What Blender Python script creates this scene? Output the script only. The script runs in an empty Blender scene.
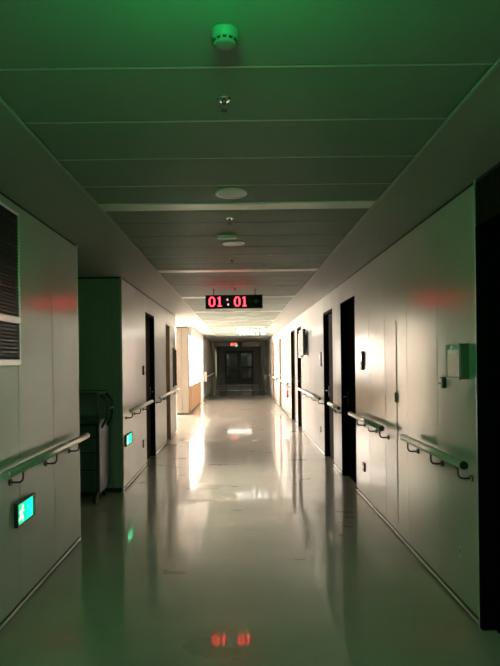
import bpy, bmesh, math, random
from mathutils import Vector, Matrix
random.seed(7)
S = bpy.context.scene
COL = S.collection
R = math.radians

# ------------------------------------------------------------------ camera
cam_d = bpy.data.cameras.new('camera')
cam = bpy.data.objects.new('camera', cam_d); COL.objects.link(cam)
cam_d.sensor_fit = 'VERTICAL'; cam_d.sensor_height = 24.0
cam_d.lens = 530 / 666 * 24.0
cam_d.clip_start = 0.02; cam_d.clip_end = 200
PITCH, YAW, ROLL = R(0.0), R(0.0), R(0.6874)
cam.matrix_world = (Matrix.Translation((0, 0, 1.5)) @ Matrix.Rotation(YAW, 4, 'Z')
                    @ Matrix.Rotation(R(90) + PITCH, 4, 'X') @ Matrix.Rotation(-ROLL, 4, 'Z'))
cam_d.shift_x = 0.0165; cam_d.shift_y = 0.04204
S.camera = cam
# ------------------------------------------------------------------ world, exposure
w = bpy.data.worlds.new('night'); S.world = w; w.use_nodes = True
w.node_tree.nodes['Background'].inputs[0].default_value = (0.02, 0.03, 0.03, 1)
w.node_tree.nodes['Background'].inputs[1].default_value = 0.0
vs = S.view_settings
vs.view_transform = 'Standard'; vs.look = 'None'; vs.gamma = 1; vs.use_curve_mapping = False
vs.exposure = 2.02
WARM = (1.0, 0.89, 0.80)
LAMP_STATION = 9.0      # recessed panels over the nurse station
FILL_WALL = 0.16  # fill panel added on the station end wall
FILL_SIDE = 38.0  # unseen side fill, main added light for the corridor
LAMP_LOBBY = 0.8
FILL_BEHIND = 0.40  # added fill behind the camera
LAMP_CORRIDOR = 0.8      # recessed panel in the far corridor ceiling
EXIT_OVERHEAD = 11.0     # green exit sign hung just behind the photographer
EXIT_LOW = 1.6

# ------------------------------------------------------------------ materials
def mat(name, col, rough=.5, metal=0.0, emit=None, estr=0.0, spec=.5, coat=0.0, coat_rough=.1):
    m = bpy.data.materials.new(name); m.use_nodes = True
    b = m.node_tree.nodes['Principled BSDF']
    b.inputs['Base Color'].default_value = (*col, 1)
    b.inputs['Roughness'].default_value = rough
    b.inputs['Metallic'].default_value = metal
    b.inputs['Specular IOR Level'].default_value = spec
    b.inputs['Coat Weight'].default_value = coat
    b.inputs['Coat Roughness'].default_value = coat_rough
    if emit:
        b.inputs['Emission Color'].default_value = (*emit, 1)
        b.inputs['Emission Strength'].default_value = estr
    return m

def brushed(m, a):
    n = m.node_tree.nodes; c = n.new('ShaderNodeCombineXYZ'); c.inputs[2].default_value = 1
    n['Principled BSDF'].inputs['Anisotropic'].default_value = a
    m.node_tree.links.new(c.outputs[0], n['Principled BSDF'].inputs['Tangent'])
    return m

def noisy(m, scale, amt, bump=0.0, bscale=None, stretch=(1, 1, 1), rvar=0.0):
    """procedural colour, roughness and relief variation"""
    nt = m.node_tree; n = nt.nodes; l = nt.links; b = n['Principled BSDF']
    tc = n.new('ShaderNodeTexCoord'); mp = n.new('ShaderNodeMapping')
    mp.inputs['Scale'].default_value = stretch
    l.new(tc.outputs['Object'], mp.inputs['Vector'])
    nz = n.new('ShaderNodeTexNoise'); nz.inputs['Scale'].default_value = scale
    nz.inputs['Detail'].default_value = 5
    l.new(mp.outputs['Vector'], nz.inputs['Vector'])
    c = b.inputs['Base Color'].default_value[:]
    rp = n.new('ShaderNodeValToRGB')
    rp.color_ramp.elements[0].position = .3; rp.color_ramp.elements[1].position = .7
    rp.color_ramp.elements[0].color = (*[x * (1 - amt) for x in c[:3]], 1)
    rp.color_ramp.elements[1].color = (*[min(1, x * (1 + amt)) for x in c[:3]], 1)
    l.new(nz.outputs['Fac'], rp.inputs['Fac']); l.new(rp.outputs['Color'], b.inputs['Base Color'])
    if rvar:
        r0 = b.inputs['Roughness'].default_value
        mr = n.new('ShaderNodeMapRange')
        mr.inputs['To Min'].default_value = max(.02, r0 - rvar); mr.inputs['To Max'].default_value = r0 + rvar
        l.new(nz.outputs['Fac'], mr.inputs['Value']); l.new(mr.outputs['Result'], b.inputs['Roughness'])
    if bump:
        n2 = n.new('ShaderNodeTexNoise'); n2.inputs['Scale'].default_value = bscale or scale
        n2.inputs['Detail'].default_value = 3
        l.new(mp.outputs['Vector'], n2.inputs['Vector'])
        bp = n.new('ShaderNodeBump'); bp.inputs['Strength'].default_value = 1.0
        bp.inputs['Distance'].default_value = bump
        l.new(n2.outputs['Fac'], bp.inputs['Height']); l.new(bp.outputs['Normal'], b.inputs['Normal'])
        if b.inputs['Coat Weight'].default_value > 0:
            l.new(bp.outputs['Normal'], b.inputs['Coat Normal'])
    return m

M = {}
M['wall'] = brushed(noisy(mat('wall_laminate', (.60, .585, .55), .18, 0.0, spec=.38), 1.5, .03), .4)
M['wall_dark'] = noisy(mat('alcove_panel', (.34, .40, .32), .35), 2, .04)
M['floor'] = noisy(mat('vinyl_floor', (.60, .54, .46), .28, spec=.6, coat=1.0, coat_rough=.05), 2.2, .07, .0006, 2.4, (.7, 1.4, 1), .02)
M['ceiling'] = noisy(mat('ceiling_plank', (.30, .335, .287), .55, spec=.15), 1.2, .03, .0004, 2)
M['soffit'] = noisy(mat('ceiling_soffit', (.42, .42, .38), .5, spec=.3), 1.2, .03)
M['alu'] = mat('aluminium', (.72, .72, .68), .28, .75)
M['profile'] = mat('white_profile', (.80, .78, .72), .3, .0, spec=.8)
M['edge'] = mat('edge_profile', (.50, .50, .46), .45)
M['rail'] = mat('rail_satin', (.80, .77, .72), .3, .35)
M['dark_metal'] = mat('dark_metal', (.10, .10, .09), .35, .8)
M['chrome'] = mat('chrome', (.8, .8, .8), .12, 1)
M['black'] = mat('black_plastic', (.012, .012, .012), .35)
M['gap'] = mat('shadow_gap', (.010, .011, .009), .6)
M['wood_dark'] = noisy(mat('dark_wood', (.026, .016, .009), .8, spec=.03), 5, .35, 0, None, (14, 14, .8))
M['door_black'] = noisy(mat('dark_doorway_shade', (.006, .006, .005), 1, spec=0), 5, .3, 0, None, (14, 14, .8))  # near-black colour stands for the darkness inside open doorways
M['wood_tan'] = noisy(mat('tan_wood', (.26, .16, .09), .4), 5, .15, 0, None, (14, 14, .8))
M['low_bounce'] = mat('low_bounce_beige', (.30, .27, .23), .5)  # beige wall finish put in to absorb light
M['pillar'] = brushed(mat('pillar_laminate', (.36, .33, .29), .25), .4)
M['counter'] = noisy(mat('counter_wood', (.50, .29, .15), .4), 4, .12, 0, None, (10, 10, 1))
M['white'] = mat('white_plastic', (.78, .78, .74), .22)
M['whitewall'] = mat('white_wall', (.72, .70, .67), .5)
M['detector'] = mat('detector_plastic', (.26, .26, .23), .45)
M['paper'] = mat('pink_paper', (.80, .64, .60), .18)
M['green_box'] = mat('green_plastic', (.13, .20, .12), .25)
M['glass'] = mat('dark_glass', (.010, .018, .017), .06, 0, spec=.8)
M['acrylic'] = mat('acrylic', (.55, .62, .57), .1)
M['cart'] = noisy(mat('cart_metal', (.05, .065, .055), .4, .2), 3, .1)
M['cart_light'] = mat('cart_grey', (.11, .14, .12), .35, .2)
M['frame_grey'] = mat('frame_grey', (.22, .23, .20), .35, .3)
M['lamp'] = mat('lamp_diffuser', (.9, .9, .9), .5, emit=WARM, estr=LAMP_STATION)
M['lamp_lobby'] = mat('lamp_diffuser_lobby', (.9, .9, .9), .5, emit=WARM, estr=LAMP_LOBBY)
M['lamp_cor'] = mat('lamp_diffuser_corridor', (.9, .9, .9), .5, emit=WARM, estr=LAMP_CORRIDOR)
M['fill_wall'] = mat('fill_wall_glow', (.9, .9, .9), .5, emit=WARM, estr=FILL_WALL)
M['fill_far'] = mat('fill_far_glow', (.9, .9, .9), .5, emit=WARM, estr=.55)  # added fill for the dark end zone
M['fill_behind'] = mat('fill_behind_glow', (.9, .9, .9), .5, emit=(.85, 1, .85), estr=FILL_BEHIND)
M['fill_side'] = mat('fill_side_glow', (.9, .9, .9), .5, emit=WARM, estr=FILL_SIDE)
M['sign_white'] = mat('lit_letters', (.9, .9, .9), .5, emit=(1, .95, .88), estr=.9)
M['led_red'] = mat('led_red', (.3, 0, 0), .5, emit=(1, .02, .035), estr=4.2)
M['led_off'] = mat('led_dim_red', (.05, 0, 0), .5, emit=(.5, .01, .01), estr=.03)
M['led_pale'] = mat('led_pale', (.3, .2, .2), .5, emit=(1, .55, .5), estr=.6)
M['exit_green'] = mat('exit_green', (0, .3, .15), .4, emit=(0.0, .65, .16), estr=EXIT_LOW * .38)
M['exit_cyan'] = mat('exit_cyan', (0, .3, .2), .4, emit=(.0, 1.0, .36), estr=EXIT_LOW * .55)
M['exit_white'] = mat('exit_white', (.5, .6, .5), .4, emit=(.45, 1.0, .60), estr=EXIT_LOW * .6)
M['exit_over'] = mat('exit_overhead', (0, .3, .15), .4, emit=(0.0, 1.0, .20), estr=EXIT_OVERHEAD)
M['exit_over_white'] = mat('exit_overhead_white', (.5, .6, .5), .4, emit=(.1, 1.0, .3), estr=EXIT_OVERHEAD)
M['red_far'] = mat('led_red_far', (.3, 0, 0), .5, emit=(1, .10, .07), estr=1.0)
M['green_far'] = mat('led_green_far', (0, .2, .1), .5, emit=(.05, .8, .35), estr=.4)
M['warm_glow'] = mat('lit_glass', (.5, .45, .3), .4, emit=(1, .78, .42), estr=.2)
M['pink'] = mat('pink_plastic', (.60, .16, .18), .45)

# ------------------------------------------------------------------ mesh helpers
class MB:
    def __init__(s): s.bm = bmesh.new()
    def box(s, x0, x1, y0, y1, z0, z1):
        v = [s.bm.verts.new(p) for p in ((x0,y0,z0),(x1,y0,z0),(x1,y1,z0),(x0,y1,z0),(x0,y0,z1),(x1,y0,z1),(x1,y1,z1),(x0,y1,z1))]
        for f in ((0,3,2,1),(4,5,6,7),(0,1,5,4),(1,2,6,5),(2,3,7,6),(3,0,4,7)):
            s.bm.faces.new([v[i] for i in f])
        return s
    def cyl(s, a, b, r, n=16, r2=None):
        a, b = Vector(a), Vector(b); d = (b - a).normalized()
        up = Vector((0, 0, 1)) if abs(d.z) < .9 else Vector((1, 0, 0))
        u = d.cross(up).normalized(); v = d.cross(u)
        r2 = r if r2 is None else r2
        ra = [s.bm.verts.new(a + (u * math.cos(t) + v * math.sin(t)) * r) for t in [2*math.pi*k/n for k in range(n)]]
        rb = [s.bm.verts.new(b + (u * math.cos(t) + v * math.sin(t)) * r2) for t in [2*math.pi*k/n for k in range(n)]]
        for k in range(n):
            f = s.bm.faces.new((ra[k], ra[(k+1) % n], rb[(k+1) % n], rb[k])); f.smooth = True
        s.bm.faces.new(ra[::-1]); s.bm.faces.new(rb)
        return s
    def tube(s, pts, r, n=10):
        pts = [Vector(p) for p in pts]; rings = []
        u = None
        for i, p in enumerate(pts):
            d = ((pts[min(i+1, len(pts)-1)] - pts[max(i-1, 0)])).normalized()
            if u is None:
                up = Vector((0, 1, 0)) if abs(d.y) < .9 else Vector((1, 0, 0))
                u = d.cross(up).normalized()
            u = (u - d * u.dot(d)).normalized(); v = d.cross(u)
            rings.append([s.bm.verts.new(p + (u*math.cos(t) + v*math.sin(t))*r) for t in [2*math.pi*k/n for k in range(n)]])
        for A, B in zip(rings, rings[1:]):
            for k in range(n):
                f = s.bm.faces.new((A[k], A[(k+1) % n], B[(k+1) % n], B[k])); f.smooth = True
        s.bm.faces.new(rings[0][::-1]); s.bm.faces.new(rings[-1])
        return s
    def lathe(s, prof, c=(0, 0, 0), n=32):
        """prof: list of (radius, z) around the vertical axis"""
        rings = []
        for r, z in prof:
            if r < 1e-6: rings.append([s.bm.verts.new((c[0], c[1], c[2]+z))])
            else: rings.append([s.bm.verts.new((c[0]+r*math.cos(2*math.pi*k/n), c[1]+r*math.sin(2*math.pi*k/n), c[2]+z)) for k in range(n)])
        for A, B in zip(rings, rings[1:]):
            for k in range(n):
                a0, a1 = A[k % len(A)], A[(k+1) % len(A)]; b0, b1 = B[k % len(B)], B[(k+1) % len(B)]
                vs_ = []
                for q in (a0, a1, b1, b0):
                    if q not in vs_: vs_.append(q)
                if len(vs_) > 2:
                    f = s.bm.faces.new(vs_); f.smooth = True
        return s
    def poly(s, pts, axis, t):
        """extrude a polygon (3-D points) by vector t"""
        t = Vector(t)
        a = [s.bm.verts.new(p) for p in pts]; b = [s.bm.verts.new(Vector(p) + t) for p in pts]
        n = len(a)
        s.bm.faces.new(a[::-1]); s.bm.faces.new(b)
        for k in range(n): s.bm.faces.new((a[k], a[(k+1) % n], b[(k+1) % n], b[k]))
        return s
    def build(s, name, m, parent=None, bevel=0.0, seg=2):
        bmesh.ops.recalc_face_normals(s.bm, faces=s.bm.faces[:])
        me = bpy.data.meshes.new(name); s.bm.to_mesh(me); s.bm.free()
        me.materials.append(m)
        o = bpy.data.objects.new(name, me); COL.objects.link(o)
        if parent: o.parent = parent
        if bevel:
            b = o.modifiers.new('bevel', 'BEVEL'); b.width = bevel; b.segments = seg; b.limit_method = 'ANGLE'
        return o

def thing(name, label, cat, loc=(0, 0, 0), group=None, rz=0):
    o = bpy.data.objects.new(name, None); COL.objects.link(o)
    o.location = loc; o.rotation_euler.z = rz; o.empty_display_size = .05
    o['label'] = label; o['category'] = cat
    if group: o['group'] = group
    return o
def tag(o, label, cat, group=None):
    o['label'] = label; o['category'] = cat
    if group: o['group'] = group
    return o
def struct(o): o['kind'] = 'structure'; return o
def dup(root, loc, label, rz=None):
    r = root.copy(); COL.objects.link(r); r.location = loc; r['label'] = label
    if rz is not None: r.rotation_euler.z = rz
    for ch in list(root.children):
        c = ch.copy(); COL.objects.link(c); c.parent = r
        for g in list(ch.children):
            d = g.copy(); COL.objects.link(d); d.parent = c
    return r

XL, XR, H = -1.35, 1.32, 2.49
# door openings (y0, y1) and side openings on each side
R_DOORS = [(1.85, 2.95), (6.02, 6.88), (7.46, 8.28), (11.24, 12.00), (12.50, 13.45), (16.60, 17.45), (19.90, 21.0)]
L_DOORS = [(7.67, 8.50), (9.78, 10.40)]
DOOR_H = 2.2

# ------------------------------------------------------------------ large structure
struct(MB().box(-7, 1.6, -3.2, 37, -.10, 0).build('floor', M['floor']))
cb = MB().box(-7, 1.6, -3.2, 37, H + .03, H + .12)
struct(cb.build('ceiling', M['gap']))
# soffit bands left and right of the plank field
sb = MB()
sb.box(.89, 1.45, -3.2, 27.0, H, H + .03)
sb.box(-1.45, -.89, -3.2, 27.0, H, H + .03)
sb.box(-7, -1.451, 3.0, 27.0, H, H + .03)
sb.box(-1.6, 1.6, 27.2, 37, H, H + .03)
sb.box(-7, -1.451, -3.2, 2.999, H, H + .03)
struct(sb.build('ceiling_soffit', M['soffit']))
# crosswise metal planks, six to a bay
pb = MB()
y = 3.385 - 2.4 * 3
strips = []
while y < 27:
    strips.append(y)
    for k in range(6):
        a = y + .4 * k + (.075 if k == 0 else .003); b = y + .4 * (k + 1) - (.075 if k == 5 else .003)
        if b > 27: b = 27
        if a < b: pb.box(-.868, .868, max(a, -3.2), b, H, H + .022)
    y += 2.4
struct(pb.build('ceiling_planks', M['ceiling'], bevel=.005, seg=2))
tb = MB()
for s in strips:
    if s > -3: tb.box(-.868, .868, s - .07, s + .07, H - .006, H + .02)
struct(tb.build('trim_1', M['profile'], bevel=.006))
tb = MB()
for s in strips:
    for k in range(1, 6):
        if (s < 2 or k == (4 if s < 4 else 3)) and -3 < s + .4*k < 26.9: tb.box(-.868, .868, s + .4*k - .0017, s + .4*k + .0017, H - .0025, H + .02)
struct(tb.build('seam_glint', M['alu'], bevel=.001, seg=1))  # thin bright strips added to imitate light glinting on the plank seams
tb = MB()
for sx in (-1, 1): tb.box(min(sx*.872, sx*.888), max(sx*.872, sx*.888), -3.2, 27, H - .005, H + .03)
struct(tb.build('trim_2', M['edge'], bevel=.003))

def panels(mb, xin, xout, y0, y1, z0, z1, seams=None, pitch=.6, gap=.004):
    """row of full-height wall panels with open joints, in the plane x = xin"""
    ys = [y0]
    if seams: ys += [s for s in seams if y0 < s < y1]
    else:
        n = max(1, round((y1 - y0) / pitch)); ys += [y0 + (y1 - y0) * k / n for k in range(1, n)]
    ys.append(y1)
    for i, (a, b) in enumerate(zip(ys, ys[1:])):
        mb.box(min(xin, xout), max(xin, xout), a + (gap/2 if i else 0), b - (gap/2 if i < len(ys)-2 else 0), z0, z1)

def side_wall(name, xin, sgn, spans, doors, seams):
    xo = xin + sgn * .018; back = xin + sgn * .14
    mb = MB(); bk = MB(); wd = MB(); base = MB(); cap = MB(); shoe = MB()
    for (a, b) in spans:
        cur = a
        for (d0, d1) in [d for d in doors if a <= d[0] < b] + [(b, None)]:
            if d0 > cur: panels(mb, xin, xo, cur, d0, .05, H - .02, seams)
            if d0 > cur:
                base.box(min(xin - sgn*.005, xo - sgn*.010), max(xin - sgn*.005, xo - sgn*.010), cur + .002, d0 - .002, .016, .034)
                shoe.box(min(xin + sgn*.008, xo), max(xin + sgn*.008, xo), cur + .004, d0 - .004, 0, .05)
                bk.box(min(xo, back), max(xo, back), cur, d0, 0, H + .03)
            if d1 is not None and d1 == 2.95:
                wd.box(xin + .004, xo, d0, d1 - .002, DOOR_H + .03, H - .02)
            elif d1 is not None:
                mb.box(min(xin, xo), max(xin, xo), d0 + .005, d1 - .005, DOOR_H + .03, H - .02)
            if d1 is not None:
                bk.box(min(xo, back), max(xo, back), d0, d1, DOOR_H + .03, H + .03)
                cur = d1
        cap.box(min(xin + sgn*.006, xo), max(xin + sgn*.006, xo), a, b, H - .02, H)
    w_ = struct(mb.build(name, M['wall'], bevel=.0012, seg=1))
    bk.build(name + '_backing', M['gap'], w_)
    struct(base.build('baseboard_' + name.split('_')[1], M['alu'], bevel=.003))
    wd.build('transom_panel', M['wood_dark'], w_)
    shoe.build('baseboard_shoe', M['gap'], w_)
    cap.build('shadow_gap', M['gap'], w_)
    return w_

side_wall('wall_right', XR, 1, [(-3.2, 27.0)], R_DOORS,
          [-2.6 + .6*k for k in range(8)] + [3.53, 4.17, 4.80, 5.39, 7.2, 8.9, 9.5, 10.1, 10.7, 14.2, 14.9, 15.6, 18, 18.7, 19.3, 22, 23, 24, 25, 26])
side_wall('wall_left', XL, -1, [(-3.2, 4.45), (6.13, 11.35), (20.2, 27.0)], L_DOORS,
          [-2.6 + .6*k for k in range(8)] + [2.64, 3.24, 3.84, 6.9, 9.1, 21, 22, 23, 24, 25, 26])

# walls of the dark side passage on the left
ab = MB()
def xpanels(mb, y0, y1, xs, z0, z1, gap=.004):
    for a, b in zip(xs, xs[1:]): mb.box(min(a, b) + gap/2, max(a, b) - gap/2, y0, y1, z0, z1)
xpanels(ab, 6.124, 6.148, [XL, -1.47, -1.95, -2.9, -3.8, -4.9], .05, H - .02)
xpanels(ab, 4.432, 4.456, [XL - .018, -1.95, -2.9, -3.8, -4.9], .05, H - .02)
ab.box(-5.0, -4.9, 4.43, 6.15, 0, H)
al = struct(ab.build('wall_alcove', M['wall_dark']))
g = MB(); g.box(-4.9, XL - .02, 6.148, 6.25, 0, H + .03); g.box(-4.9, XL - .02, 4.33, 4.432, 0, H + .03)
g.box(-4.9, XL-.001, 6.134, 6.146, H - .02, H); g.box(-4.9, XL - .001, 6.134, 6.146, 0, .05)
g.build('alcove_backing', M['gap'], al)
# corner posts at the wall ends
cp = MB()
cp.box(XL - .02, XL + .003, 4.446, 4.456, .0, H); cp.box(XL - .02, XL + .003, 6.122, 6.132, 0, H)
cp.box(XR - .003, XR + .02, 2.944, 2.954, 0, H)
struct(cp.build('trim_3', M['alu'], bevel=.002))

# lobby and nurse station on the left, brightly lit
lb = MB()
lb.box(-6.3, -6.2, 11.25, 20.2, 0, H + .03)                  # far left wall
lb.box(-2.6, XL - .14, 20.2, 20.3, 0, H + .03)
lb.box(XL - .14, XL + .0, 19.6, 20.2, 0, H + .03)            # short return
struct(lb.build('wall_lobby', M['whitewall']))
struct(MB().box(-6.2, XL - .14, 11.25, 11.35, 0, H + .03).build('wall_lobby_near', M['wood_tan']))  # tan wood picked to cut light bounced onto the pillar
struct(MB().box(-6.2, -2.601, 20.2, 20.3, 0, H + .03).build('wall_lobby_far', M['low_bounce']))  # beige section added to keep end-wall glare off the right wall
hb = MB().box(-1.50, -1.36, 15.36, 19.6, 2.25, H)
struct(hb.build('trim_4', M['whitewall'], bevel=.004))
# free-standing pillar clad in wall panels
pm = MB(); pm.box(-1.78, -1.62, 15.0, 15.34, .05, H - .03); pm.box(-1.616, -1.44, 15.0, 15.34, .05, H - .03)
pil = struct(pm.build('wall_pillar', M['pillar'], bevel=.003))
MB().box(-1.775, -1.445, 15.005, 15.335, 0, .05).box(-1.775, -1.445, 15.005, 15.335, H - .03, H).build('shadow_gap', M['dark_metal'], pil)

# back wall behind the photographer, and far end
struct(MB().box(-7, 1.6, -3.3, -3.2, 0, H + .03).build('wall_back', M['wall']))
far = MB()
far.box(XR, XR + .1, 27.2, 36.2, 0, H); far.box(XL - .1, XL, 27.2, 36.2, 0, H)
far.box(XL, -.98, 36.0, 36.1, 0, H); far.box(.98, XR, 36.0, 36.1, 0, H); far.box(-.98, .98, 36.0, 36.1, 2.2, H)
struct(far.build('wall_end', M['frame_grey']))
pf = MB(); pf.box(XL - .1, XL + .14, 27.0, 27.2, 0, H + .03); pf.box(XR - .14, XR + .1, 27.0, 27.2, 0, H + .03)
pf.box(XL + .14, XR - .14, 27.0, 27.2, 2.24, H + .03)
struct(pf.build('trim_5', M['frame_grey'], bevel=.01))
struct(MB().box(XL + .14, XR - .14, 27.02, 27.16, 0, .006).box(XL, XR, 33.0, 33.12, 0, .006).build('trim_6', M['alu'], bevel=.002))

# ------------------------------------------------------------------ doors
dn = [0]
def make_door(xin, sgn, y0, y1, leaf_mat, frame_mat, open_room=False, handle_y=None):
    dn[0] += 1
    e = bpy.data.objects.new('door_%d' % dn[0], None); COL.objects.link(e); e.location = (xin, (y0+y1)/2, 0)
    e['kind'] = 'structure'; hw = (y1 - y0) / 2
    X = lambda a, b: (min(a*sgn, b*sgn), max(a*sgn, b*sgn))
    f = MB()
    for a, b in ((-hw, -hw + .035), (hw - .035, hw)): f.box(*X(.001, .138), a, b, 0, DOOR_H + .03)
    f.box(*X(.001, .138), -hw + .035, hw - .035, DOOR_H - .005, DOOR_H + .03)
    f.build('door_frame', frame_mat, e, bevel=.002)
    if not open_room:
        lf = MB().box(*X(.07, .112), -hw + .038, hw - .038, .006, DOOR_H - .008).build('door_leaf', leaf_mat, e, bevel=.002)
        hy = hw - .11 if handle_y is None else handle_y
        hh = MB()
        hh.box(*X(.058, .07), hy - .022, hy + .022, .93, 1.10)
        hh.cyl((sgn*.058, hy, 1.03), (sgn*.015, hy, 1.03), .009, 10)
        hh.tube([(sgn*.018, hy, 1.03), (sgn*.015, hy - .04, 1.03), (sgn*.018, hy - .12, 1.03)], .009, 8)
        hh.build('door_handle', M['dark_metal'] if leaf_mat is not M['wood_tan'] else M['alu'], lf)
    return e
mats_r = [M['door_black'], M['door_black'], M['wood_dark'], M['wood_dark'], M['wood_dark'], M['wood_tan'], M['wood_tan']]
for (a, b), m_ in zip(R_DOORS, mats_r): make_door(XR, 1, a, b, m_, m_, handle_y=-(b - a)/2 + .11 if a < 2 else None)
make_door(XL, -1, *L_DOORS[0], M['wood_dark'], M['wood_dark'])
# second door on the left stands open on a lit room
make_door(XL, -1, *L_DOORS[1], M['wood_tan'], M['wood_tan'], open_room=True)
rm = MB()
rm.box(-3.6, XL - .14, 9.55, 9.65, 0, H); rm.box(-3.6, XL - .14, 10.95, 11.05, 0, H); rm.box(-3.7, -3.6, 9.55, 11.05, 0, H)
struct(rm.build('wall_side_room', M['whitewall']))
# double doors closing the corridor
e = bpy.data.objects.new('door_%d' % (dn[0] + 1), None); COL.objects.link(e); e.location = (0, 36.05, 0); e['kind'] = 'structure'
for s in (-1, 1):
    x0, x1 = sorted((s*.012, s*.975))
    lf = MB().box(x0, x0 + .14, -.02, .02, 0.005, 2.19).box(x1 - .14, x1, -.02, .02, .005, 2.19).box(x0+.14, x1-.14, -.02, .02, .005, .35).box(x0+.14, x1-.14, -.02, .02, 1.02, 1.14).box(x0+.14, x1-.14, -.02, .02, 2.02, 2.19).build('door_leaf', M['cart'], e, bevel=.004)
    MB().box(x0 + .14, x1 - .14, -.006, .006, .35, 1.02).build('glass_pane', M['glass'], lf)
    MB().box(x0 + .14, x1 - .14, -.006, .006, 1.14, 2.02).build('glass_pane', M['glass'], lf)
    MB().tube([(s*.07, -.02, .9), (s*.07, -.07, .92), (s*.07, -.07, 1.28), (s*.07, -.02, 1.30)], .012, 8).build('door_handle', M['chrome'], lf)

# ------------------------------------------------------------------ lamps
def lamp(x, y, sx, sy, m, label, group=None):
    t = thing('ceiling_light', label, 'ceiling light', (x, y, H), group)
    f = MB()
    for a, b, c, d in ((-sx, sx, -sy, -sy + .025), (-sx, sx, sy - .025, sy), (-sx, -sx + .025, -sy + .025, sy - .025), (sx - .025, sx, -sy + .025, sy - .025)):
        f.box(a, b, c, d, -.014, 0)
    f.build('light_frame', M['white'], t)
    MB().box(-sx + .025, sx - .025, -sy + .025, sy - .025, -.010, -.002).build('diffuser', m, t)
    return t
lamp(-1.9, 16.6, .3, .6, M['lamp'], 'white panel light over the nurse station, nearest the counter')
lamp(-1.9, 18.6, .3, .6, M['lamp'], 'white panel light over the nurse station, by its far wall')
lamp(-4.2, 17.8, .3, .6, M['lamp'], 'white panel light deep inside the nurse station')
lamp(-3.0, 13.9, .3, .55, M['lamp_lobby'], 'fill panel added in the lobby ceiling just before the pillar')  # added so that light spills from the lobby into the corridor
lamp(-3.8, 12.6, .3, .6, M['lamp_lobby'], 'white panel light in the lobby left of the corridor')
lamp(-2.1, 10.3, .3, .3, M['lamp_lobby'], 'square panel light in the side room behind the open tan door')
t = thing('fill_panel_upright', 'upright white fill panel added on the nurse station end wall behind the pillar', 'fill light', (-1.95, 20.18, 1.0))  # added glow to brighten the station opening and corridor
MB().box(-.42, .42, -.02, .02, -.03, .0).box(-.42, .42, -.02, .02, 1.25, 1.28).box(-.42, -.40, -.02, .02, 0, 1.25).box(.40, .42, -.02, .02, 0, 1.25).build('panel_frame', M['white'], t, bevel=.003)
MB().box(-.40, .40, -.01, .02, 0, 1.25).build('diffuser', M['fill_wall'], t)

lamp(0, 30.0, .7, .9, M['fill_far'], 'dim fill panel added beyond the portal before the end doors')  # added fill, hidden by the portal header, lifts the far end
lamp(0, -1.2, .80, .9, M['fill_behind'], 'faint ceiling fill panel added behind the photographer, outside the frame')  # added neutral fill for the near walls and rails
t = thing('fill_panel', 'long glowing fill panel added along the back of the nurse station', 'fill light', (-5.0, 17.05, .75))  # unseen emitter added to light the corridor from the side
MB().box(-.03, .03, -1.5, 1.5, -.05, 0).box(-.03, .03, -1.5, 1.5, 1.5, 1.55).box(-.03, .03, -1.5, -1.45, 0, 1.5).box(-.03, .03, 1.45, 1.5, 0, 1.5).build('panel_frame', M['white'], t, bevel=.003)
MB().box(-.01, .015, -1.45, 1.45, 0, 1.5).build('diffuser', M['fill_side'], t)
MB().box(-.10, .10, -1.5, 1.5, -.75, -.05).build('fill_base', M['whitewall'], t)
# green exit sign hung above and behind the photographer
t = thing('exit_sign', 'green exit sign hanging under the ceiling above the photographer, outside the frame', 'exit sign', (-.05, .90, 2.34))
MB().box(-.18, .18, -.02, .02, -.075, .075).build('sign_housing', M['alu'], t, bevel=.004)
MB().box(-.165, .165, .02, .024, -.06, .06).build('sign_face', M['exit_over'], t)
MB().box(-.165, .165, -.024, -.02, -.06, .06).build('sign_face', M['exit_over'], t)
MB().cyl((-.12, 0, .075), (-.12, 0, .15), .006).build('hanging_rod', M['dark_metal'], t)
MB().cyl((.12, 0, .075), (.12, 0, .15), .006).build('hanging_rod', M['dark_metal'], t)

# ------------------------------------------------------------------ low exit signs on the left wall
def low_exit(y0, y1, z0, z1, label):
    t = thing('exit_sign', label, 'exit sign', (XL, (y0+y1)/2, (z0+z1)/2), 'low green exit signs')
    hw, hh = (y1-y0)/2, (z1-z0)/2
    f = MB()
    f.box(0, .024, -hw, hw, -hh, -hh + .012); f.box(0, .024, -hw, hw, hh - .012, hh)
    f.box(0, .024, -hw, -hw + .018, -hh + .012, hh - .012); f.box(0, .024, hw - .030, hw, -hh + .012, hh - .012)
    f.build('sign_frame', M['dark_metal'], t, bevel=.002)
    x = .017
    MB().box(.0, x, -hw + .018, hw - .030, -hh + .012, hh - .012).build('sign_face', M['exit_green'], t)
    # running figure, lit white, leaving through a bright doorway
    k = hh / .07; c = -hw * .45
    P = lambda pts: [(x, c + a * k, b * k) for a, b in pts]
    g = MB()
    g.cyl((x, c + .012*k, .034*k), (x + .002, c + .012*k, .034*k), .011*k, 14)
    for pts in ([(-.008, .020), (.012, .022), (.006, -.014), (-.014, -.010)],
                [(-.004, -.010), (.008, -.012), (.022, -.030), (.010, -.030)], [(.010, -.022), (.022, -.030), (.012, -.050), (.004, -.046)],
                [(-.014, -.008), (-.002, -.012), (-.018, -.034), (-.028, -.028)], [(-.028, -.026), (-.020, -.034), (-.042, -.042), (-.044, -.034)],
                [(.008, .018), (.012, .010), (.032, .004), (.030, .012)], [(-.008, .020), (-.006, .010), (-.028, .000), (-.032, .008)]):
        g.poly(P(pts), 0, (.002, 0, 0))
    g.build('running_figure', M['exit_white'], t)
    d = MB()
    d.box(x, x + .0015, hw * .05, hw * .30, -hh + .02, hh - .018)
    d.box(x, x + .0015, hw * .38, hw * .68, -hh + .02, hh - .018)
    d.build('lit_doorway', M['exit_cyan'], t)
    return t
low_exit(3.15, 3.43, .52, .665, 'glowing green exit sign low on the near left wall under the handrail')
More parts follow.
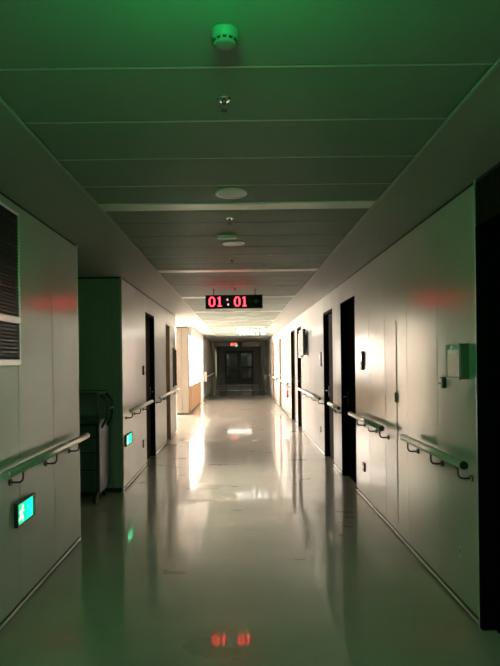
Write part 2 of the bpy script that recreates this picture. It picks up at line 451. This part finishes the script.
low_exit(6.20, 6.56, .51, .645, 'glowing green exit sign low on the left wall beyond the dark side passage')

# ------------------------------------------------------------------ hanging LED clock
t = thing('led_clock', 'black hanging LED clock with red digits reading 01:01', 'clock', (-.058, 7.3, 2.316))
W_, Hh = .392, .093
MB().box(-W_, W_, -.03, .04, -Hh, Hh).build('clock_housing', M['black'], t, bevel=.004)
MB().box(-W_ + .008, W_ - .008, -.032, -.03, -Hh + .008, Hh - .008).build('display_panel', M['glass'], t)
for sx in (-.28, .29):
    MB().cyl((sx, 0, Hh), (sx, 0, H - 2.316), .006).box(sx - .018, sx + .018, -.018, .018, H - 2.316 - .006, H - 2.316).build('hanging_rod', M['dark_metal'], t)
ZERO = ["..1111..", ".11..11.", "11....11", "11....11", "11....11", "11....11", "11....11", "11....11", ".11..11.", "..1111.."]
ONE = ["...11...", ".1111...", "...11...", "...11...", "...11...", "...11...", "...11...", "...11...", "...11...", ".111111."]
COLON_TOP = ["..", "..", "11", "11", "..", "..", "..", "..", "..", ".."]
COLON_LOW = ["..", "..", "..", "..", "..", "..", "..", "11", "11", ".."]
def glyph(rows, x0, pitch, m, name, r=.0043):
    g = MB()
    for j, row in enumerate(rows):
        for i, ch in enumerate(row):
            cx = x0 + i*pitch; cz = (4.5 - j) * .0134
            if ch == '1': g.box(cx - r, cx + r, -.036, -.032, cz - r*1.1, cz + r*1.1)
    return g.build(name, m, t)
glyph(ZERO, -.342, .0110, M['led_red'], 'digit')
glyph(ONE, -.2305, .0095, M['led_red'], 'digit')
glyph(COLON_TOP, -.096, .0105, M['led_pale'], 'colon_dot')
glyph(COLON_LOW, -.086, .0105, M['led_pale'], 'colon_dot')
glyph(ZERO, .007, .0105, M['led_red'], 'digit')
glyph(ONE, .111, .0092, M['led_red'], 'digit')
MB().cyl((.305, -.035, .0), (.305, -.032, 0), .03, 20).build('light_sensor', M['cart'], t)

# ------------------------------------------------------------------ lit letters hung across the far corridor
t = thing('lit_sign', 'row of glowing white letters hanging under the far ceiling', 'sign', (.36, 15.2, 2.33))
MB().box(-.42, .42, .0, .02, .085, .105).cyl((-.35, .01, .105), (-.35, .01, .16), .006).cyl((.35, .01, .105), (.35, .01, .16), .006).build('carrier_bar', M['alu'], t)
x = -.42
def strokes(lst, x0):
    g = MB()
    for a, b, c, d in lst: g.box(x0 + a, x0 + b, -.01, .02, c, d)
    g.build('letter', M['sign_white'], t, bevel=.003)
strokes([(0, .03, -.03, .085), (.03, .09, .055, .085), (.03, .09, -.03, -.005), (.09, .12, -.085, .085)], -.42)
strokes([(0, .03, -.05, .085), (.03, .09, -.075, -.045), (.09, .12, -.05, .085)], -.26)
strokes([(0, .03, -.075, .085)], -.10)
strokes([(.045, .075, -.05, .085), (0, .12, -.08, -.05), (.015, .105, .03, .055)], -.03)
strokes([(.045, .075, -.085, .085), (0, .12, .02, .05)], .13)
strokes([(.0, .12, .055, .085), (.09, .12, -.07, .055), (.0, .09, -.07, -.045), (0, .03, -.045, .0)], .29)

# far red and green sign
t = thing('led_sign', 'small hanging sign with red and green lit characters before the far doors', 'sign', (-.13, 26.6, 2.33))
MB().box(-.30, .30, 0, .05, -.12, .10).build('sign_housing', M['black'], t)
for sx in (-.2, .2): MB().cyl((sx, .02, .10), (sx, .02, .16), .008).build('hanging_rod', M['dark_metal'], t)
g = MB()
for a, b, c, d in ((-.27, -.20, -.06, .07), (-.18, -.16, -.05, .08), (-.14, -.07, -.02, .01), (-.12, -.09, -.06, .08), (-.05, -.03, -.04, .08), (-.03, .03, .04, .07), (.01, .03, -.06, .04)):
    g.box(a, b, -.006, 0, c, d)
g.build('red_characters', M['red_far'], t)
MB().box(-.06, .06, -.006, 0, -.11, -.07).box(-.02, .09, -.008, 0, -.05, -.02).build('green_arrow', M['green_far'], t)

# ------------------------------------------------------------------ ceiling fittings
t = thing('smoke_detector', 'round white smoke detector on the near ceiling, tinted green', 'smoke detector', (-.031, 1.595, H))
t.scale = (.80, .80, .80)
MB().lathe([(0, 0), (.053, 0), (.053, -.008), (.050, -.030), (.045, -.034)], n=40).build('detector_base', M['detector'], t)
d = MB().lathe([(.045, -.033), (.043, -.046), (.034, -.052), (.024, -.053), (0, -.053)], n=40).build('detector_dome', M['detector'], t)
g = MB()
for k in range(12):
    a = 2*math.pi*k/12; g.box(-.0075, .0075, .0425, .0455, -.045, -.036)
    bmesh.ops.rotate(g.bm, verts=g.bm.verts[-8:], cent=(0, 0, 0), matrix=Matrix.Rotation(a, 3, 'Z'))
g.build('vent_slots', M['gap'], d)

def sprinkler(y, x, label, first=None):
    t = thing('sprinkler', label, 'sprinkler', (x, y, H), 'ceiling sprinklers')
    MB().lathe([(0, 0), (.028, 0), (.028, -.004), (.020, -.009), (.010, -.009), (0, -.009)], n=24).build('escutcheon', M['chrome'], t)
    MB().lathe([(.009, -.008), (.009, -.020), (.005, -.022), (0, -.022)], n=14).build('nozzle', M['dark_metal'], t)
    MB().tube([(-.008, 0, -.018), (-.013, 0, -.030), (-.003, 0, -.044)], .0022, 6).tube([(.008, 0, -.018), (.013, 0, -.030), (.003, 0, -.044)], .0022, 6).cyl((0, 0, -.02), (0, 0, -.044), .0016, 6).build('yoke_arms', M['dark_metal'], t)
    g = MB().cyl((0, 0, -.044), (0, 0, -.046), .013, 16)
    g.build('deflector', M['dark_metal'], t)
    return t
s0 = sprinkler(2.0, -.045, 'chrome ceiling sprinkler right behind the smoke detector, nearest of all sprinklers')
dup(s0, (-.052, 3.66, H), 'small ceiling sprinkler just past the first broad white ceiling strip')
dup(s0, (-.055, 5.10, H), 'ceiling sprinkler between the round cover and the second white strip')
dup(s0, (-.045, 7.10, H), 'dark ceiling sprinkler directly above the LED clock')
dup(s0, (-.06, 13.3, H), 'tiny ceiling sprinkler beyond the LED clock, before the lit letters')

t = thing('ceiling_speaker', 'round pale ceiling speaker just before the first broad white strip', 'speaker', (-.035, 3.12, H), 'round ceiling speakers')
MB().lathe([(0, -.001), (.094, -.001), (.094, -.006), (.086, -.010), (.078, -.008)], n=48).build('speaker_rim', M['profile'], t)
MB().lathe([(.079, -.006), (.05, -.010), (0, -.012)], n=48).build('speaker_grille', M['white'], t)
dup(t, (-.035, 4.44, H), 'round ceiling speaker farther away, behind the small rectangular fitting')
t = thing('emergency_light', 'small white rectangular fitting on the ceiling between two speakers', 'ceiling fitting', (-.085, 4.18, H))
MB().box(-.075, .075, -.03, .03, -.022, 0).build('fitting_body', M['profile'], t, bevel=.006)
MB().box(-.06, .06, -.02, .02, -.026, -.022).build('fitting_lens', M['white'], t, bevel=.002)

# ------------------------------------------------------------------ handrails
def handrail(sgn, y0, y1, z, br, label):
    xw = XR if sgn > 0 else XL
    t = thing('handrail', label, 'handrail', (xw, (y0+y1)/2, z), 'wall handrails')
    o = (y0+y1)/2; xr = -sgn*.080
    g = MB().cyl((xr, y0 + .012 - o, 0), (xr, y1 - .012 - o, 0), .0235, 24)
    rl = g.build('rail', M['rail'], t)
    for yy, d in ((y0, 1), (y1, -1)):
        MB().cyl((xr, yy - o, 0), (xr, yy - o + d*.014, 0), .021, 20, .0245).build('end_cap', M['dark_metal'] if sgn > 0 else M['rail'], t)
    for b in br:
        k = b - o
        g = MB()
        g.tube([(xr, k, -.018), (xr, k, -.062), (xr + sgn*.004, k, -.076), (xr + sgn*.014, k, -.086), (xr + sgn*.028, k, -.089), (-sgn*.006, k, -.089)], .0062, 8)
        g.cyl((-sgn*.012, k, -.089), (0, k, -.089), .019, 16)
        g.box(xr - .011, xr + .011, k - .022, k + .022, -.026, -.019)
        g.build('bracket', M['dark_metal'], t)
    return t
handrail(1, 2.93, 4.05, .905, (3.02, 3.45, 3.92), 'satin metal handrail on the right wall nearest the camera')
handrail(1, 4.62, 5.98, .895, (4.70, 5.12, 5.60), 'short satin handrail on the right wall beside the first black doorway, camera side')
handrail(1, 6.62, 7.38, .895, (6.95, 7.25), 'very short handrail between the two near doorways on the right')
handrail(1, 8.20, 11.12, .90, (8.35, 9.1, 9.9, 10.7), 'long handrail on the right wall below the wall screen')
handrail(1, 13.6, 16.5, .90, (13.8, 14.7, 15.6, 16.3), 'handrail on the right wall past the pair of narrow dark doors')
handrail(1, 17.55, 19.8, .90, (17.7, 18.6, 19.5), 'handrail on the right wall between the two tan doors')
handrail(1, 21.1, 26.8, .90, (21.3, 23, 24.8, 26.5), 'farthest handrail on the right wall')
handrail(-1, 2.86, 4.42, .895, (3.10, 3.67, 4.18), 'satin metal handrail on the near left wall above the green exit sign')
handrail(-1, 6.20, 7.72, .93, (6.28, 6.8, 7.4), 'pale handrail on the left wall just beyond the dark side passage')
handrail(-1, 8.45, 11.2, .93, (8.6, 9.4, 10.9), 'handrail on the left wall between the dark door and the lobby')
handrail(-1, 20.65, 26.8, .90, (20.8, 22.6, 24.6, 26.6), 'farthest handrail on the left wall, past the nurse station')

# ------------------------------------------------------------------ return-air grille, left wall
t = thing('air_grille', 'black louvred air grille in a silver frame high on the near left wall', 'vent', (XL, 2.75, 1.5))
hw = .51
f = MB()
for a, b, c, d in ((-hw, hw, -.01, .025), (-hw, hw, .245, .285), (-hw, hw, .907, .922), (-hw, -hw+.018, .025, .245), (hw-.018, hw, .025, .245), (-hw, -hw+.018, .285, .907), (hw-.018, hw, .285, .907)):
    f.box(0, .012, a, b, c, d)
f.build('grille_frame', M['alu'], t, bevel=.003)
def louvre(z0, z1, n):
    g = MB()
    g.box(.0005, .002, -hw + .018, hw - .018, z0, z1)
    p = (z1 - z0) / n
    for k in range(n):
        z = z0 + p * (k + .5)
        g.poly([(.002, -hw+.018, z + p*.32), (.002, -hw+.018, z + p*.2), (.0105, -hw+.018, z - p*.32), (.0105, -hw+.018, z - p*.2)][::-1], 0, (0, 2*hw - .036, 0))
    return g
louvre(.285, .907, 30).build('louvre', mat('grille_black', (.06, .063, .058), .35, .4), t)
louvre(.025, .245, 10).build('louvre', bpy.data.materials['grille_black'], t)

# ------------------------------------------------------------------ right wall fittings
t = thing('glove_box_holder', 'clear box holder with pinkish paper and green side on the right wall', 'dispenser', (XR, 3.14, 1.38))
bk = MB().box(-.006, 0, -.11, .11, 0, .205).box(-.05, -.006, -.11, .11, 0, .006).box(-.05, -.006, .104, .11, .006, .205).build('holder', M['acrylic'], t, bevel=.001)
MB().box(-.046, -.006, -.100, .100, .007, .175).build('paper_box', M['white'], t, bevel=.002)
MB().box(-.0485, -.0465, -.045, .095, .015, .150).build('paper_label', M['paper'], t)
MB().box(-.049, -.0465, .02, .045, .155, .195).box(-.0465, -.006, .02, .045, .176, .195).build('clip', M['white'], t)
MB().box(-.056, -.006, -.118, -.106, 0, .205).build('green_side', M['green_box'], t, bevel=.002)
MB().box(-.058, -.050, -.106, -.097, -.004, .207).build('dark_edge', M['dark_metal'], t)

t = thing('wall_switch', 'small white key switch left of the glove box holder on the right wall', 'switch', (XR, 3.40, 1.31))
MB().box(-.022, 0, -.022, .022, 0, .072).build('switch_body', M['dark_metal'], t, bevel=.003)
MB().box(-.028, -.022, -.006, .018, .012, .062).build('switch_face', M['white'], t, bevel=.002)
MB().cyl((-.036, .006, .03), (-.028, .006, .03), .008).build('key_knob', M['chrome'], t)

t = thing('socket_plate', 'thin pale plate low on the near right wall by the door', 'socket', (XR, 3.18, .30))
MB().box(-.008, 0, -.018, .018, 0, .085).build('plate', M['white'], t, bevel=.002)
MB().box(-.0095, -.008, -.004, .004, .03, .055).build('socket_slot', M['dark_metal'], t)

t = thing('intercom', 'upright black intercom panel on the right wall before the black doorway', 'intercom', (XR, 5.66, 1.39))
MB().box(-.022, 0, -.055, .055, 0, .20).build('intercom_body', M['black'], t, bevel=.004)
MB().box(-.0235, -.022, -.04, .04, .09, .18).build('intercom_screen', M['glass'], t)
MB().box(-.0245, -.022, -.015, .015, .03, .055).build('call_button', M['frame_grey'], t)

t = thing('wall_socket', 'small dark wall socket low on the right wall near the black doorway', 'socket', (XR, 5.64, .31))
MB().box(-.012, 0, -.045, .045, 0, .095).build('socket_plate', M['black'], t, bevel=.003)
MB().box(-.0135, -.012, -.012, -.006, .035, .06).box(-.0135, -.012, .006, .012, .035, .06).build('socket_slot', M['alu'], t)

t = thing('access_panel', 'very narrow flush access door in the right wall with a small dark latch', 'access door', (XR - .0005, 4.528, .12))
MB().box(-.0045, 0, -.088, .082, 0, 1.70).build('panel_leaf', M['wall'], t, bevel=.002)
MB().box(-.016, -.0045, -.086, -.070, 1.02, 1.10).build('latch', M['black'], t, bevel=.002)

t = thing('room_plate', 'dark upright room plate beside the brown door on the right wall', 'sign', (XR, 8.52, 1.40))
MB().box(-.02, 0, -.06, .06, 0, .23).build('plate', M['black'], t, bevel=.003)
MB().box(-.022, -.02, -.045, .045, .12, .2).build('plate_insert', M['frame_grey'], t)
t = thing('wall_socket', 'tiny dark socket low on the right wall under the long handrail', 'socket', (XR, 8.62, .33))
MB().box(-.012, 0, -.04, .04, 0, .09).build('socket_plate', M['black'], t, bevel=.003)
MB().box(-.0135, -.012, -.004, .004, .03, .06).build('socket_slot', M['alu'], t)

t = thing('wall_screen', 'black wall screen hung high on the right wall between doors', 'screen', (XR, 10.45, 1.60))
MB().box(-.10, -.045, -.34, .34, 0, .50).build('screen_housing', M['black'], t, bevel=.006)
MB().box(-.102, -.10, -.32, .32, .02, .48).build('screen_glass', M['gap'], t)
MB().box(-.045, 0, -.10, .10, .12, .38).build('wall_mount', M['dark_metal'], t)
t = thing('junction_box', 'silver box on the right wall behind the wall screen', 'box', (XR, 10.98, 1.55))
MB().box(-.075, 0, -.09, .09, 0, .50).build('box_body', M['alu'], t, bevel=.006)
MB().box(-.078, -.075, -.07, .07, .02, .48).build('box_lid', M['white'], t, bevel=.002)
t = thing('room_plate', 'small grey plate under the silver box on the right wall', 'sign', (XR, 10.98, 1.34))
MB().box(-.015, 0, -.06, .06, 0, .15).build('plate', M['frame_grey'], t, bevel=.003)
MB().box(-.017, -.015, -.045, .045, .08, .13).build('plate_insert', M['white'], t)

t = thing('hanging_bag', 'small pink bag hanging from the handrail end past the narrow dark doors', 'bag', (XR - .085, 13.66, .55))
MB().poly([(-.025, -.05, 0), (-.025, .05, 0), (-.025, .07, .03), (-.025, .06, .18), (-.025, -.06, .18), (-.025, -.07, .03)], 0, (.05, 0, 0)).build('bag_body', M['pink'], t, bevel=.012)
MB().tube([(0, -.035, .175), (0, -.03, .26), (0, 0, .305), (0, .03, .26), (0, .035, .175)], .003, 6).build('bag_strap', M['pink'], t)

for k, (yy, lb_) in enumerate(((28.6, 'pale notice sheet on the far right wall, nearer the portal'), (31.6, 'pale notice sheet on the far right wall, nearer the end doors'))):
    o = MB().box(-.006, 0, -.20, .20, 0, .32).build('notice_sheet', M['white']); o.location = (XR, yy, 1.42)
    tag(o, lb_, 'notice', 'far notices')

# ------------------------------------------------------------------ left wall fittings
t = thing('intercom', 'small black intercom beside the dark door on the left wall', 'intercom', (XL, 7.46, 1.32))
MB().box(0, .022, -.06, .06, 0, .13).build('intercom_body', M['black'], t, bevel=.004)
MB().box(.022, .0235, -.03, .03, .05, .10).build('intercom_screen', M['frame_grey'], t)
t = thing('wall_socket', 'narrow dark socket low on the left wall beside the dark door', 'socket', (XL, 7.40, .31))
MB().box(0, .012, -.045, .045, 0, .11).build('socket_plate', M['black'], t, bevel=.003)
MB().box(.012, .0135, -.004, .004, .04, .07).build('socket_slot', M['alu'], t)
t = thing('notice_board', 'dark upright notice board on the left wall at the lobby corner', 'notice board', (XL, 11.0, .98))
MB().box(0, .03, -.22, .22, 0, .80).build('board_frame', M['dark_metal'], t, bevel=.004)
MB().box(.03, .032, -.19, .19, .03, .77).build('board_panel', M['glass'], t)
t = thing('towel_dispenser', 'white dispenser on the left wall just past the nurse station', 'dispenser', (XL, 20.42, .72))
MB().box(0.001, .11, -.14, .14, 0, .38).build('dispenser_body', M['white'], t, bevel=.02)
MB().box(.03, .10, -.10, .10, -.012, .0).build('dispenser_mouth', M['black'], t)
t = thing('lit_window', 'narrow upright window glowing warm yellow on the far left wall', 'window', (XL, 30.6, .55))
MB().box(0, .03, -.42, -.36, 0, 1.6).box(0, .03, .36, .42, 0, 1.6).box(0, .03, -.36, .36, 0, .06).box(0, .03, -.36, .36, 1.54, 1.6).build('window_frame', M['white'], t)
MB().box(0, .012, -.36, .36, .06, 1.54).build('glowing_pane', M['warm_glow'], t)

# ------------------------------------------------------------------ nurse station
t = thing('nurse_counter', 'orange wood counter front of the bright nurse station behind the pillar', 'counter', (-1.62, 17.4, 0))
MB().box(-.22, .22, -1.95, 1.95, .06, .78).build('counter_body', M['counter'], t, bevel=.004)
MB().box(-.20, .19, -1.93, 1.93, 0, .06).build('kick_board', M['dark_metal'], t)
MB().box(-.28, .25, -1.98, 1.98, .78, .815).build('counter_top', M['white'], t, bevel=.006)
t = thing('office_chair', 'dark grey office chair inside the nurse station behind the counter', 'chair', (-2.2, 19.2, 0))
MB().box(-.23, .23, -.22, .22, .44, .50).build('seat', M['dark_metal'], t, bevel=.03)
MB().box(-.22, .22, .20, .26, .60, 1.10).build('backrest', M['dark_metal'], t, bevel=.03)
MB().cyl((0, 0, .10), (0, 0, .44), .025).build('column', M['chrome'], t)
MB().box(-.02, .02, .22, .26, .46, .62).build('back_support', M['dark_metal'], t)
for k in range(5):
    a = 2*math.pi*k/5 + .3
    MB().tube([(0, 0, .10), (.26*math.cos(a), .26*math.sin(a), .07)], .016, 8).cyl((.26*math.cos(a), .26*math.sin(a)-.02, .03), (.26*math.cos(a), .26*math.sin(a)+.02, .03), .03, 14).cyl((.26*math.cos(a), .26*math.sin(a), .03), (.26*math.cos(a), .26*math.sin(a), .08), .01, 8).build('castor_leg', M['black'], t)
t = thing('monitor', 'computer monitor seen from behind on the nurse station counter', 'monitor', (-1.66, 18.6, .815))
MB().box(-.09, .09, -.07, .07, 0, .012).build('monitor_base', M['dark_metal'], t, bevel=.003)
MB().box(-.015, .015, -.02, .02, .012, .16).build('monitor_neck', M['dark_metal'], t)
MB().box(-.02, .02, -.24, .24, .10, .40).build('monitor_screen', M['frame_grey'], t, bevel=.006)

# ------------------------------------------------------------------ treatment cart in the dark passage
t = thing('medical_cart', 'dark medical cart with drawers standing in the unlit side passage', 'cart', (-1.80, 5.80, 0))
MB().box(-.34, .32, -.22, .24, .12, .86).build('cart_body', M['cart'], t, bevel=.008)
for k, (a, b) in enumerate(((.15, .36), (.38, .54), (.56, .70), (.72, .83))):
    dr = MB().box(-.30, .28, -.236, -.22, a, b).build('drawer', M['cart_light'], t, bevel=.004)
    MB().tube([(-.12, -.236, b - .05), (-.12, -.26, b - .05), (.10, -.26, b - .05), (.10, -.236, b - .05)], .006, 8).build('drawer_handle', M['dark_metal'], dr)
MB().box(-.36, .34, -.25, .26, .86, .90).build('cart_top', M['cart_light'], t, bevel=.01)
MB().tube([(-.32, -.20, .90), (-.32, -.20, 1.18), (.30, -.20, 1.18), (.30, -.20, .90)], .012, 8).tube([(-.32, .20, .90), (-.32, .20, 1.18), (.30, .20, 1.18), (.30, .20, .90)], .012, 8).box(-.32, .30, -.20, .20, 1.165, 1.18).build('upper_shelf', M['cart_light'], t)
MB().tube([(.32, -.12, .80), (.38, -.12, .92), (.38, -.12, 1.08), (.31, -.12, 1.16)], .014, 8).tube([(.38, -.12, 1.0), (.38, .12, 1.0)], .012, 8).tube([(.32, .12, .80), (.38, .12, .92), (.38, .12, 1.08), (.31, .12, 1.16)], .014, 8).build('push_handle', M['cart'], t)
for sx in (-.28, .26):
    for sy in (-.17, .18):
        MB().cyl((sx - .015, sy, .05), (sx + .015, sy, .05), .05, 18).box(sx - .022, sx + .022, sy - .02, sy + .02, .085, .125).box(sx - .022, sx - .016, sy - .015, sy + .015, .04, .09).box(sx + .016, sx + .022, sy - .015, sy + .015, .04, .09).build('castor', M['black'], t)
